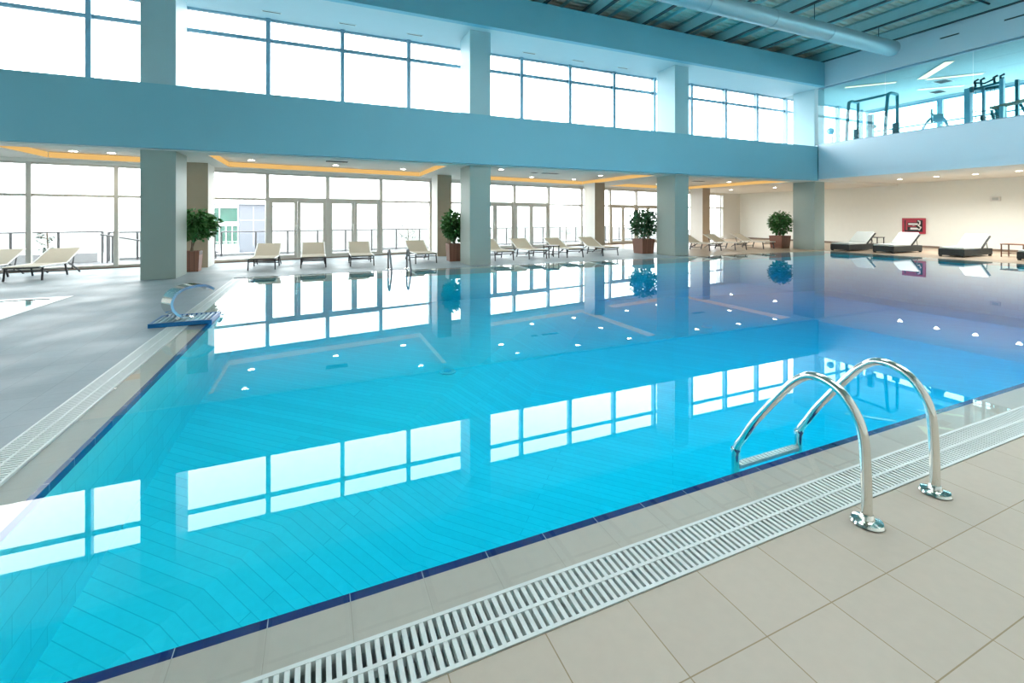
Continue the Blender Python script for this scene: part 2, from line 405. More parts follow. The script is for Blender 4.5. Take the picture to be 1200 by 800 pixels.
o = struct(w.build('window_60', M['frame_grey']))
g = MB(); g.box(XL-.085, XL-.08, FILL_LW[0], FILL_LW[1], FILL_LW[2], FILL_LW[3]); g.build('glass', M['front_glass'], o)
f = MB()                                                            # wall behind the camera
f.box(XL, XR, YB-.2, YB, -.1, ZR)
struct(f.build('wall_back', M['wall']))
f = MB(); f.box(XR-1.2, XR, 1.2, 12.0, 0, .0); 
f = MB(); f.box(XR-.02, XR, YB, fy(XR), 0, .09); struct(f.build('baseboard_right', M['sill']))

# ------------------------------------------------------------------ lower glass front (built in its own turned frame)
front_m = Matrix.Translation((0, FB, 0)) @ Matrix.Rotation(FANG, 4, 'Z')
def at_front(o): o.matrix_world = front_m; return o
S0, S1, DS = -15.0, 24.05, 1.91
MU = dict(zip(range(-8, 13), [-14.1, -12.3, -10.5, -8.6, -6.82, -5.14, -3.3, -1.48, .34, 2.18, 4.12, 6.12, 8.05, 9.96, 12.0, 13.95, 15.92, 17.8, 19.9, 22.1, 24.05]))
f = MB(); f.box(S0, S1+.15, -.10, .12, 2.80, 3.18); at_front(struct(f.build('beam_front', M['ceil'])))
f = MB(); f.box(S0, S1, -.10, .10, 0, .035); at_front(struct(f.build('trim_4', M['sill'])))
def door_ks(): return {0: (-1, 0), 1: (0, 1), 4: (3, 4), 5: (4, 5), 8: (7, 8), 9: (8, 9)}
doors = {-1: 1, 0: 2, 3: 3, 4: 4, 7: 5, 8: 6}                       # index of the left mullion -> door number
wn = 0
for k in range(-8, 12):
    a, b = MU[k], MU[k+1]
    isdoor = k in doors
    wn += 1
    w = MB()                                                        # frame: half mullions, head, transom, foot
    t = .048 if not isdoor else .055
    w.box(a, a+t, -.09, .06, .035, 2.80); w.box(b-t, b, -.09, .06, .035, 2.80)
    w.box(a+t, b-t, -.06, .04, 2.75, 2.80)
    w.box(a+t, b-t, -.05, .04, 1.925, 1.995 if not isdoor else 2.03)
    if not isdoor: w.box(a+t, b-t, -.05, .04, .035, .09)
    o = at_front(struct(w.build('window_%d' % wn, M['frame_grey'])))
    g = MB(); g.box(a+t, b-t, -.012, -.004, 1.985, 2.75)
    if not isdoor: g.box(a+t, b-t, -.012, -.004, .075, 1.935)
    g.build('glass', M['front_glass'], o)
    if isdoor:
        d = MB(); m = (a+b)/2 - .03
        root = bpy.data.objects.new('door_%d' % doors[k], None); C.objects.link(root); struct(root); at_front(root)
        for (p, q) in ((a+t+.006, m-.004), (m+.004, b-t-.006)):
            l = MB(); s = .09
            l.box(p, p+s, -.07, -.02, .04, 1.93); l.box(q-s, q, -.07, -.02, .04, 1.93); l.box(p+s, q-s, -.07, -.02, 1.85, 1.93); l.box(p+s, q-s, -.07, -.02, .04, .15)
            lf = l.build('leaf', M['frame_grey'], root)
            g = MB(); g.box(p+s, q-s, -.05, -.042, .15, 1.85); g.build('glass', M['front_glass'], lf)
        h = MB(); h.tube([(m-.04, -.11, .85), (m-.04, -.11, 1.15)], .010, 8); h.tube([(m-.04, -.11, .9), (m-.04, -.07, .9)], .008, 6); h.tube([(m-.04, -.11, 1.1), (m-.04, -.07, 1.1)], .008, 6)
        h.build('handle', M['chrome'], root)

# tan piers between the bays; window light on their sides painted white
for k in range(-1, 4):
    xr = -2.76 + 7.2*k; yf = 14.82 + .9*k
    f = MB(); f.box(xr-.52, xr, yf, min(fy(xr-.52)-.15, yf+.85), 0, ZC, 0); f.m = [0, 0, 0, 1, 0, 1]
    struct(f.build('column', [M['tan'], M['wall']], bevel=.005))

# ------------------------------------------------------------------ upper windows
UX0, UDX, UY = -1.21, 1.895, 14.0
bays = [(-10.5, -3.6, [-10.5, -8.79, -6.9, -5.0, -3.3]), ]
edges = [UX0 + UDX*k for k in range(-6, 15)]
for i in range(len(edges)-1):
    a, b = edges[i], min(edges[i+1], 25.75)
    w = MB(); t = .055
    w.box(a, a+t, UY-.12, UY+.05, ZS, ZU); w.box(b-t, b, UY-.12, UY+.05, ZS, ZU)
    w.box(a+t, b-t, UY-.05, UY+.05, ZS, ZS+.04); w.box(a+t, b-t, UY-.05, UY+.05, ZU-.05, ZU); w.box(a+t, b-t, UY-.05, UY+.04, 6.175, 6.265)
    wn += 1
    o = struct(w.build('window_%d' % wn, M['frame_blue']))
    g = MB(); g.box(a+t, b-t, UY-.004, UY+.004, ZS+.04, 6.175); g.box(a+t, b-t, UY-.004, UY+.004, 6.265, ZU-.05); g.build('glass', M['glass'], o)
# gallery: windows on its right side, glass front towards the pool
for i in range(6):
    a = 14.0 - 3.0*i; b = a - 3.0
    w = MB(); t = .10
    w.box(XR+.3, XR+.45, a-t, a, 4.42, 6.72); w.box(XR+.3, XR+.45, b, b+t, 4.42, 6.72)
    w.box(XR+.32, XR+.42, b+t, a-t, 4.42, 4.48); w.box(XR+.32, XR+.42, b+t, a-t, 6.64, 6.72); w.box(XR+.34, XR+.40, b+t, a-t, 5.65, 5.71)
    wn += 1
    o = struct(w.build('window_%d' % wn, M['frame_blue']))
    g = MB(); g.box(XR+.36, XR+.368, b+t, a-t, 4.48, 5.65); g.box(XR+.36, XR+.368, b+t, a-t, 5.71, 6.64); g.build('glass', M['glass'], o)
f = MB(); f.box(XR+.3, XR+.5, YB, 14.1, 6.72, ZU+.1); f.box(XR+.3, XR+.5, YB, 14.1, 4.2, 4.42); f.box(19.4, XR+.5, YB-.2, YB, 4.4, ZR)
struct(f.build('wall_gallery', M['upper']))
w = MB(); w.box(19.36, 19.44, YB, 12.3, ZU-.07, ZU, 0); w.box(19.37, 19.43, YB, 12.3, 4.42, 4.45, 0)
wn += 1
o = struct(w.build('window_%d' % wn, M['frame_blue']))
ys = [12.35, 9.9, 7.45, 5.0, 2.55, .1, -4]
for p, q in zip(ys, ys[1:]):
    g = MB(); g.box(19.394, 19.406, q+.006, p-.006, 4.45, ZU-.07); g.build('glass', M['gym_glass'], o)

# ------------------------------------------------------------------ roof
f = MB()
for i in range(int((20-XL)/.22)):                                   # ribbed deck, ribs across the purlins
    pass
n = int((13.4-YB)/.22)
FILL_SKS = [(3.0, 17.0, -1.14, 1.72), (1.0, 11.0, 3.92, 6.34)]          # two added rooflights, out of view, to brighten near deck and pool
FILL_SK = FILL_SKS[0]
for i in range(n):
    y = YB + i*.22
    xe = [(XL, 19.9)]
    for q in FILL_SKS:
        if q[2]-.1 < y < q[3]-.05: xe = [(XL, q[0]), (q[1], 19.9)]
    for xa, xb in xe:
        f.add([(xa, y, ZR), (xb, y, ZR), (xb, y+.11, ZR), (xa, y+.11, ZR)], [(0,3,2,1)])
        f.add([(xa, y+.11, ZR), (xb, y+.11, ZR), (xb, y+.14, ZR+.06), (xa, y+.14, ZR+.06)], [(0,3,2,1)])
        f.add([(xa, y+.14, ZR+.06), (xb, y+.14, ZR+.06), (xb, y+.19, ZR+.06), (xa, y+.19, ZR+.06)], [(0,3,2,1)])
        f.add([(xa, y+.19, ZR+.06), (xb, y+.19, ZR+.06), (xb, y+.22, ZR), (xa, y+.22, ZR)], [(0,3,2,1)])
def roof_piece(x0, x1, y0, y1): f.box(x0, x1, y0, y1, ZR+.07, ZR+.25)
roof_piece(XL-.2, 1.0, YB-.2, 13.6); roof_piece(17.0, 20.1, YB-.2, 13.6)
roof_piece(1.0, 17.0, YB-.2, FILL_SKS[0][2]); roof_piece(1.0, 3.0, FILL_SKS[0][2], FILL_SKS[0][3]); roof_piece(1.0, 17.0, FILL_SKS[0][3], FILL_SKS[1][2]); roof_piece(11.0, 17.0, FILL_SKS[1][2], FILL_SKS[1][3]); roof_piece(1.0, 17.0, FILL_SKS[1][3], 13.6)
struct(f.build('ceiling_roof', M['deck_metal']))
for FILL_SK in FILL_SKS:  # frames and panes of the added rooflights
    w = MB(); w.box(FILL_SK[0], FILL_SK[1], FILL_SK[2], FILL_SK[2]+.08, ZR+.05, ZR+.3); w.box(FILL_SK[0], FILL_SK[1], FILL_SK[3]-.08, FILL_SK[3], ZR+.05, ZR+.3)
    for i in range(int((FILL_SK[1]-FILL_SK[0])/2)+1): xx = FILL_SK[0]+2*i; w.box(max(FILL_SK[0], xx-.04), min(FILL_SK[1], xx+.04), FILL_SK[2]+.08, FILL_SK[3]-.08, ZR+.1, ZR+.3)
    wn += 1
    o = struct(w.build('window_%d' % wn, M['frame_blue']))
    g = MB(); g.box(FILL_SK[0], FILL_SK[1], FILL_SK[2], FILL_SK[3], ZR+.31, ZR+.32); g.build('glass', M['glass'], o)
f = MB(); f.box(XL, 20.0, 13.3, 13.5, ZU+.15, ZR+.15); f.box(19.8, 20.0, YB, 13.3, ZU+.15, ZR+.15); struct(f.build('wall_roof', M['wall']))
px = [8.15 + 1.85*k for k in range(-12, 7)]
for x in px:
    if x < XL+.5 or x > 19.6: continue
    f = MB()
    f.box(x-.05, x+.05, YB, 13.3, 7.83, 8.185, 1); f.box(x-.13, x+.13, YB, 13.3, 8.165, 8.195, 0); f.box(x-.06, x+.06, YB, 13.3, 7.80, 7.83, 2)
    f.box(x-.95, x-.90, YB, 13.3, 8.10, 8.198, 1)
    struct(f.build('roof_beam', [M['purlin'], M['purlin_pale'], M['dark_steel']]))
for y in (2.5, 7.0, 10.8):
    f = MB(); f.tube([(XL, y, 8.02), (19.6, y, 8.02)], .03, 8)
    tag(f.build('sprinkler_pipe', M['dark_steel']), 'thin dark pipe crossing under the roof beams, %s' % {2.5: 'nearest the camera', 7.0: 'on the camera side of the big duct', 10.8: 'between the big duct and the windows'}[y], 'pipe', 'pipes under the roof')
t = thing('air_duct', 'thick round grey-blue air duct hanging under the roof', 'duct', (18.62, 9.29, 7.32))
g = MB(); g.tube([(-32, 0, 0), (-.02, 0, 0)], .26, 28); g.build('tube', M['duct'], t, smooth=True)
g = MB(); g.lathe([(.262, -.05), (.268, -.03), (.25, .01), (.12, .03)], seg=28); o = g.build('end_cap', M['duct'], t, smooth=True); o.rotation_euler = (0, PI/2, 0)
for k in range(1, 9):
    g = MB(); g.tube([(-1.0-k*2.6, 0, 0), (-.95-k*2.6, 0, 0)], .272, 28); g.build('joint_ring', M['duct'], t, smooth=True)
for k in range(0, 9):
    g = MB(); g.tube([(-.8-k*3.4, 0, .25), (-.8-k*3.4, 0, .93)], .012, 6); g.build('hanger', M['dark_steel'], t)

# ------------------------------------------------------------------ lights and vents in the ceilings
def downlight(x, y, z, label, r=.085):
    t = thing('downlight', label, 'ceiling light', (x, y, z), 0, 'downlights')
    return t
_rim = MB(); _rim.lathe([(.085, 0), (.105, 0), (.105, -.012), (.085, -.012)], seg=20)
_rim_o = None
dl_proto = None
def place_light(x, y, z, label):
    global dl_proto
    if dl_proto is None:
        t = thing('downlight', label, 'ceiling light', (x, y, z), 0, 'round ceiling downlights')
        g = MB(); seg = 20
        vs = []; fs = []
        for r, zz in ((.085, -.002), (.110, -.002), (.110, -.014), (.085, -.014)):
            vs += [(r*math.cos(2*PI*k/seg), r*math.sin(2*PI*k/seg), zz) for k in range(seg)]
        for i in range(4):
            j = (i+1) % 4
            fs += [(i*seg+k, i*seg+(k+1) % seg, j*seg+(k+1) % seg, j*seg+k) for k in range(seg)]
        g.add(vs, fs); g.build('rim', M['lamp_rim'], t, smooth=True)
        g = MB(); g.lathe([(.086, -.002), (.086, -.010)], seg=20); g.build('lens', M['lamp'], t)
        li = bpy.data.lights.new('bulb', 'SPOT'); li.energy = 30; li.color = (1.0, .87, .68); li.spot_size = math.radians(150); li.spot_blend = .9; li.shadow_soft_size = .06
        lo = bpy.data.objects.new('bulb', li); C.objects.link(lo); lo.parent = t; lo.location = (0, 0, -.03)
        dl_proto = t; return t
    return dup(dl_proto, (x, y, z), 0, label)
ordn = ['first', 'second', 'third', 'fourth', 'fifth', 'sixth', 'seventh', 'eighth', 'ninth']
ZT = ZC + .17
strong = bpy.data.lights.new('bulb_wide', 'SPOT'); strong.energy = 255; strong.color = (1.0, .985, .94); strong.spot_size = math.radians(165); strong.spot_blend = .9; strong.shadow_soft_size = .06
def row(pts, where, z, wide=False):
    for i, (x, y) in enumerate(pts):
        t = place_light(x, y, z, '%s downlight from the left in the row %s' % (ordn[i], where))
        if wide:
            for ch in t.children:
                if ch.type == 'LIGHT': ch.data = strong
row([(-5.62, 14.8), (-4.88, 14.85)], 'in the left window bay', ZT)
row([(-1.75, 15.1), (.56, 15.5), (2.75, 15.85)], 'by the cove of the ladder bay', ZT)
row([(-1.7, 13.4), (2.85, 13.4)], 'nearest the beam, ladder bay', ZT)
row([(5.9, 14.6), (8.2, 16.9), (10.4, 17.2), (10.45, 15.2)], 'by the cove of the middle bay', ZT)
row([(6.0, 13.4), (8.3, 13.45), (10.5, 13.45)], 'nearest the beam, middle bay', ZT)
row([(13.5, 17.5), (15.8, 18.0), (18.0, 15.6)], 'by the glass near the end wall', ZT)
row([(13.8, 13.5), (16.1, 13.5), (18.3, 13.5)], 'nearest the beam by the end wall', ZT)
row([(20.9, 18.0), (21.3, 15.7)], 'over the end wall loungers', ZC, True)
row([(22.4, 10.9), (22.2, 9.6), (22.3, 8.5), (22.1, 7.3), (22.2, 6.1), (22.2, 4.9)], 'before the cream wall', 2.98, True)

def slot(name, x0, x1, y0, y1, z, label, cat='vent', grp='ceiling vents'):
    t = thing(name, label, cat, ((x0+x1)/2, (y0+y1)/2, z), 0, grp)
    w, h = (x1-x0)/2, (y1-y0)/2
    g = MB(); b = .025
    g.box(-w-b, w+b, -h-b, -h, -.012, -.001); g.box(-w-b, w+b, h, h+b, -.012, -.001); g.box(-w-b, -w, -h, h, -.012, -.001); g.box(w, w+b, -h, h, -.012, -.001)
    g.build('frame', M['vent_frame'], t)
    g = MB(); g.box(-w, w, -h, h, -.004, -.001)
    g.build('slot', M['vent'], t)
    g = MB(); n = max(1, int(2*h/.05))
    for i in range(n): yy = -h + (i+.5)*2*h/n; g.box(-w, w, yy-.006, yy+.006, -.016, -.004)
    g.build('grille', M['black'], t)
slot('air_vent', .25, .86, 14.25, 14.6, ZT, 'dark slotted air vent in the ceiling tray above the second lounger by the glass doors')
slot('air_vent', 7.8, 8.5, 15.1, 15.3, ZT, 'long dark air vent in the ceiling tray of the middle bay')
slot('air_vent', 7.35, 7.6, 15.1, 15.28, ZT, 'small square dark vent beside the long vent of the middle bay')
slot('air_vent', 15.9, 16.6, 15.7, 15.9, ZT, 'dark air vent in the ceiling tray near the white end wall')
for i in range(7):
    x = -1.3 + 1.88*i - (0 if i < 2 else 0)
    slot('air_slot', x, x+.42, 13.42, 13.46, ZU, '%s thin air slot from the left in the upper ceiling' % ordn[i], 'vent', 'linear slots in the upper ceiling')
for i in range(3):
    t = thing('air_slot', 'dark slot in the blue band over the gallery glass, %s' % ['nearer the duct', 'at the right edge', 'beyond the right edge'][i], 'vent', (19.295, 8.0-1.55*i, 7.40), 0, 'linear slots over the gallery') if i < 2 else None
    if t:
        g = MB(); g.box(-.012, .003, -.24, .24, -.018, .018); g.build('slot', M['vent'], t)
        g = MB(); g.box(-.009, .003, -.26, .26, .016, .024); g.box(-.009, .003, -.26, .26, -.024, -.016); g.build('frame', M['frame_blue'], t)

# ------------------------------------------------------------------ near ladder
t = thing('pool_ladder', 'polished steel pool ladder with two arched handrails at the near pool edge', 'pool ladder', (2.595, 1.25, 0))
prof = [(0, .0), (.004, .20), (.015, .38), (.045, .475), (.105, .555), (.185, .593), (.262, .590), (.33, .545), (.40, .465), (.57, .235), (.655, .095), (.695, .03), (.708, -.03)]
full = [Vector((0, 0, .0))] + [Vector((0, p, z)) for p, z in smooth_path([(a, b, 0) for a, b in prof], 5) and [(v.x, v.y) for v in smooth_path([(a, b, 0) for a, b in prof], 5)]][1:] + [Vector((0, .708, -.4)), Vector((0, .708, -.78))]
for s in (-.285, .285):
    g = MB(); g.tube([v + Vector((s, 0, 0)) for v in full], .0215, 18)
    h = g.build('handrail', M['chrome'], t, smooth=True)
    g = MB(); g.lathe([(.062, .001), (.066, .006), (.060, .016), (.030, .022), (.026, .04), (.0225, .044)], seg=28); o = g.build('flange', M['chrome'], t, smooth=True); o.location = (s, 0, 0)
    g = MB(); g.lathe([(.026, -.008), (.027, 0), (.026, .008)], seg=18); o = g.build('collar', M['chrome'], t, smooth=True); o.location = (s, .706, .005)
for z in (-.10, -.36, -.61):
    g = MB(); g.box(-.265, .265, .69, .735, z-.010, z+.010)
    for i in range(17): g.box(-.262+.031*i, -.249+.031*i, .694, .731, z+.010, z+.014)
    g.build('tread', M['white'], t)

# ------------------------------------------------------------------ far ladder
t = thing('pool_ladder', 'small dark steel pool ladder at the far edge before the glass doors', 'pool ladder', (1.99, 12.0, 0))
for s in (-.245, .245):
    pts = smooth_path([(s, .32, 0), (s, .32, .35), (s, .27, .48), (s, .16, .53), (s, .04, .48), (s, -.22, .12), (s, -.27, -.02), (s, -.27, -.6)], 5)
    g = MB(); g.tube(pts, .024, 12); g.build('handrail', M['frame_dark'], t, smooth=True)
    g = MB(); g.lathe([(.07, .001), (.06, .02), (.03, .03)], seg=16); o = g.build('flange', M['chrome'], t, smooth=True); o.location = (s, .32, 0)
for z in (-.15, -.4):
    g = MB(); g.box(-.245, .245, -.30, -.24, z-.015, z+.015); g.build('tread', M['chrome'], t)

# ------------------------------------------------------------------ water spout
t = thing('water_spout', 'curved steel waterfall spout on a slatted plate at the left pool edge', 'water spout', (-1.6, 7.28, 0))
g = MB(); arc = smooth_path([(-.02, .062, 0), (-.125, .10, 0), (-.205, .19, 0), (-.225, .29, 0), (-.17, .40, 0), (-.05, .462, 0), (.09, .475, 0), (.20, .455, 0), (.29, .40, 0)], 6)
hw = .12; th = .016; vs = []; fs = []
for i, p in enumerate(arc):
    q = arc[min(i+1, len(arc)-1)]; r0 = arc[max(i-1, 0)]
    tn_ = (q-r0).normalized(); nn = Vector((-tn_.y, tn_.x, 0)) * th
    for yy in (-hw, hw):
        vs += [(p.x+nn.x, yy, p.y+nn.y), (p.x-nn.x, yy, p.y-nn.y)]
for i in range(len(arc)-1):
    a = i*4; b = a+4
    fs += [(a, a+2, b+2, b), (a+1, b+1, b+3, a+3), (a, b, b+1, a+1), (a+2, a+3, b+3, b+2)]
fs += [(0, 1, 3, 2), (len(vs)-4, len(vs)-2, len(vs)-1, len(vs)-3)]
g.add(vs, fs); o = g.build('spout', M['chrome'], t, smooth=True); o.rotation_euler = (0, 0, math.radians(38))
g = MB(); g.lathe([(.10, .001), (.09, .012), (.05, .02)], cz=.052, seg=20); o = g.build('foot', M['chrome'], t, smooth=True); o.location = (-.02, 0, 0)
g = MB(); X0, X1, Y0, Y1 = -.34, .34, -.29, .27
g.box(X0, X1, Y0, Y0+.03, .004, .055); g.box(X0, X1, Y1-.03, Y1, .004, .055); g.box(X0, X0+.03, Y0+.03, Y1-.03, .004, .055); g.box(X1-.03, X1, Y0+.03, Y1-.03, .004, .055)
g.box(X0+.03, X1-.03, Y0+.03, Y1-.03, .006, .011); g.build('plate_edge', M['spout_edge'], t)
g = MB(); n = 11
for i in range(n):
    xx = X0+.035 + i*(X1-X0-.07)/n
    g.box(xx, xx+.030, Y0+.03, Y1-.03, .03, .052)
g.box(X0+.03, X1-.03, -.03, .0, .012, .03); g.build('slats', M['spout_grate'], t)

# ------------------------------------------------------------------ sling loungers
def make_lounger(label):
    """foot end at y=0 towards the pool, back at y=1.85"""
    t = thing('sun_lounger', label, 'sun lounger', (0, 0, 0), 0, 'sling loungers on the far deck')
    W = .31
    g = MB(); g.quadbox([(-W+.02, .0, .315), (W-.02, .0, .315), (W-.02, 1.15, .30), (-W+.02, 1.15, .30)], (0, 0, -1), .018); g.build('seat', M['sling'], t)
    bx = 1.15; L = .76; an = math.radians(24)
    top = (bx + L*math.cos(an), .30 + L*math.sin(an))
    g = MB(); g.quadbox([(-W+.02, bx, .30), (W-.02, bx, .30), (W-.02, top[0], top[1]), (-W+.02, top[0], top[1])], (0, .4, -1), .018); g.build('backrest', M['sling'], t)
    for s in (-W, W):
        g = MB(); g.tube([(s, 0, .305), (s, bx, .29)], .018, 8); g.tube([(s, bx, .30), (s, top[0], top[1])], .016, 8); g.build('side_rail', M['lounger_white'], t, smooth=True)
    for y in (.12, 1.05):
        for s in (-W, W):
            g = MB(); g.bar((s, y, .29), (s*1.02, y-.05 if y < .5 else y+.10, 0.0), .03, .03); g.build('leg', M['lounger_metal'], t)
    for s in (-W, W):
        g = MB(); g.bar((s, bx+.05, .29), (s, 1.62, .10), .025, .025); g.bar((s, 1.62, .10), (s, 1.78, .0), .025, .025); g.build('rear_leg', M['lounger_metal'], t)
    for y, z, w in ((.10, .22, .025), (1.10, .10, .025), (.02, .285, .03)):
        g = MB(); g.bar((-W, y, z), (W, y, z), w); g.build('crossbar', M['lounger_metal'], t)
    g = MB()
    for s in (-W+.03, W-.03): g.bar((s, top[0]-.28, top[1]-.16), (s, bx+.30, .12), .018)
    g.bar((-W, bx+.30, .12), (W, bx+.30, .12), .02); g.build('back_strut', M['lounger_metal'], t)
    return t
lspots = [(-6.93, 13.2, 'beige sling lounger cut by the left edge of the photo'),
          (-5.88, 13.2, 'beige sling lounger before the tall window left of the nearest column'),
          (-1.33, 13.45, 'beige sling lounger nearest the potted plant on the first column, before the glass doors'),
          (-.08, 13.45, 'second beige sling lounger from the left before the glass doors'),
          (1.19, 13.4, 'third beige sling lounger before the glass doors, just left of the far ladder'),
          (3.02, 13.4, 'beige sling lounger just right of the far ladder'),
          (5.50, 13.25, 'sling lounger half hidden right behind the second column'),
          (6.72, 13.3, 'tan sling lounger left of the small black side table'),
          (8.15, 13.3, 'tan sling lounger right of the small black side table'),
          (9.68, 13.4, 'tan sling lounger before the tan pier in the middle bay'),
          (15.0, 13.6, 'tan sling lounger just right of the third column'),
          (16.45, 13.6, 'middle tan sling lounger between the third and fourth columns'),
          (18.15, 13.6, 'tan sling lounger left of the plant by the fourth column')]
proto = None
for i, (x, y, lb) in enumerate(lspots):
    if proto is None: proto = make_lounger(lb); proto.location = (x, y, 0)
    else: dup(proto, (x, y, 0), random.uniform(-.03, .03), lb)

def side_table(x, y, label, mat, h=.42, s=.22, rz=0):
    t = thing('side_table', label, 'side table', (x, y, 0), rz, 'side tables by the loungers')
    g = MB(); g.box(-s, s, -s, s, h-.03, h); g.build('tabletop', mat, t, bevel=.004)
    for a in (-1, 1):
        for b in (-1, 1):
            g = MB(); g.bar((a*(s-.03), b*(s-.03), 0), (a*(s-.03), b*(s-.03), h-.03), .028); g.build('leg', mat, t)
    g = MB(); g.bar((-s+.03, -s+.03, .12), (s-.03, s-.03, .12), .018); g.bar((-s+.03, s-.03, .12), (s-.03, -s+.03, .12), .018); g.build('stretcher', mat, t)
    return t
side_table(7.42, 13.75, 'small black side table between two tan loungers of the middle bay', M['lounger_metal'])
side_table(22.5, 11.9, 'dark side table behind the two furthest wicker daybeds', M['lounger_metal'], .52, .27)
side_table(22.3, 7.45, 'brown legged side table at the right edge between two wicker daybeds', M['wood'], .46, .30)

# ------------------------------------------------------------------ wicker daybeds on the right deck
def make_daybed(label):
    """foot at x=0 (towards the pool), head at x=1.95; y from 0 to 0.72 (away from camera)"""
    t = thing('daybed', label, 'daybed', (0, 0, 0), 0, 'wicker daybeds by the cream wall')
    g = MB(); g.box(.0, 1.95, 0, .72, .05, .27); g.build('base', M['wicker'], t, bevel=.01)
    for x in (.05, 1.9):
        for y in (.05, .67):
            g = MB(); g.box(x-.035, x+.035, y-.035, y+.035, 0, .05); g.build('foot', M['black'], t)
    g = MB(); g.box(.02, 1.22, .02, .70, .27, .335); g.build('mattress', M['cushion'], t, bevel=.02)
    L = .74; an = math.radians(36); c, s = math.cos(an), math.sin(an)
    g = MB(); g.quadbox([(1.22, .03, .29), (1.22, .69, .29), (1.22+L*c, .69, .29+L*s), (1.22+L*c, .03, .29+L*s)], (-s, 0, c), .075); g.build('back_cushion', M['cushion'], t, bevel=.02)
    g = MB(); g.quadbox([(1.22, .0, .285), (1.22, .72, .285), (1.22+L*c, .72, .285+L*s), (1.22+L*c, .0, .285+L*s)], (s, 0, -c), .03); g.build('back_frame', M['black'], t)
    g = MB()
    for y in (.06, .66): g.bar((1.22+L*c*.7, y, .285+L*s*.7-.02), (1.75, y, .27), .022)
    g.build('back_strut', M['chrome'], t)
    return t
d = make_daybed('third black wicker daybed with a pale cushion raised, left of the brown table'); d.location = (20.38, 8.05, 0)
dup(d, (20.15, 10.0, 0), 0, 'black wicker daybed below the red wall sign, with its back raised')
dup(d, (19.75, 11.35, 0), 0, 'furthest black wicker daybed, beside the corner column')
dup(d, (20.75, 6.2, 0), 0, 'black wicker daybed cut by the right edge of the photo')

# ------------------------------------------------------------------ planters
def planter(x, y, label, hp, hf, rf, seed, shape='round', leaf='leaf', w=.26, group='planters behind the columns', trunk=.25, dx=0):
    rnd = random.Random(seed)
    t = thing('potted_plant', label, 'potted plant', (x, y, 0), 0, group)
    g = MB(); wb = w*.86
    vs = [(-wb,-wb,0),(wb,-wb,0),(wb,wb,0),(-wb,wb,0),(-w,-w,hp),(w,-w,hp),(w,w,hp),(-w,w,hp)]
    iw = w-.03
    vs += [(-iw,-iw,hp),(iw,-iw,hp),(iw,iw,hp),(-iw,iw,hp),(-iw,-iw,hp-.06),(iw,-iw,hp-.06),(iw,iw,hp-.06),(-iw,iw,hp-.06)]
    g.add(vs, [(0,3,2,1),(0,1,5,4),(1,2,6,5),(2,3,7,6),(3,0,4,7),(4,5,9,8),(5,6,10,9),(6,7,11,10),(7,4,8,11),(8,9,13,12),(9,10,14,13),(10,11,15,14),(11,8,12,15)])
    g.build('pot', M['planter'], t)
    g = MB(); g.box(-iw, iw, -iw, iw, hp-.10, hp-.055); g.build('soil', M['soil'], t)
    stems = MB(); lv = MB(); n = 9
    tips = []
    for i in range(n):
        an = 2*PI*i/n + rnd.uniform(-.3, .3); r = rf*rnd.uniform(.25, .8)
        z1 = hp + trunk + (hf-trunk)*rnd.uniform(.35, .92)
        p0 = Vector((rnd.uniform(-.04, .04), rnd.uniform(-.04, .04), hp-.06)); p1 = Vector((dx*.3 + r*.2*math.cos(an), r*.2*math.sin(an), hp+trunk)); p2 = Vector((dx + r*math.cos(an), max(-.38, r*math.sin(an)), z1))
        pts = smooth_path([p0, p1, p2], 5); stems.tube(pts, .012, 6, radii=[.016 - .010*k/(len(pts)-1) for k in range(len(pts))]); tips.append((p1, p2))
    stems.build('stem', M['bark'], t)
    for i in range(1500):
        # a leaf somewhere in the crown
        u = rnd.random(); an = rnd.uniform(0, 2*PI); zz = rnd.uniform(-1, 1); rad = rnd.random()**.45
        s = math.sqrt(1-zz*zz)
        cz = hp + trunk + (hf-trunk)*.5
        bump = 1 + .18*math.sin(3*an+seed) + .12*math.sin(5*an+2*zz*3)
        p = Vector((dx + rf*rad*s*math.cos(an)*bump, rf*rad*s*math.sin(an)*bump, cz + (hf-trunk)*.52*rad*zz))
        if p.y < -.38: continue
        ln = rnd.uniform(.08, .15); wd = ln*rnd.uniform(.28, .42)
        d = Vector((math.cos(an)*s, math.sin(an)*s, rnd.uniform(-.9, .5))).normalized()
        sd = d.cross(Vector((rnd.uniform(-1,1), rnd.uniform(-1,1), 1))).normalized()
        up = sd.cross(d)
        a = p; b = p + d*ln*.5 + sd*wd + up*.012; c = p + d*ln - up*.01; e = p + d*ln*.5 - sd*wd + up*.012; m = p + d*ln*.5
        lv.add([a, b, c, e, m], [(0, 1, 4), (1, 2, 4), (2, 3, 4), (3, 0, 4)])
    lv.build('foliage', M[leaf], t)
planter(-2.95, 13.95, 'leafy green plant in a slim brown planter right of the nearest column', .52, 1.05, .42, 1, trunk=.30, w=.20, dx=.10)
planter(4.02, 13.95, 'bushy green plant in a brown planter left of the second column', .55, 1.05, .38, 2, trunk=.12, w=.22)
planter(11.55, 13.95, 'dense dark green plant in a terracotta coloured planter left of the third column', .56, 1.15, .52, 3, leaf='leaf_dark', trunk=.06, w=.30)
planter(19.25, 13.95, 'round green plant in a reddish planter left of the fourth column', .55, 1.08, .46, 4, trunk=.08, w=.31)

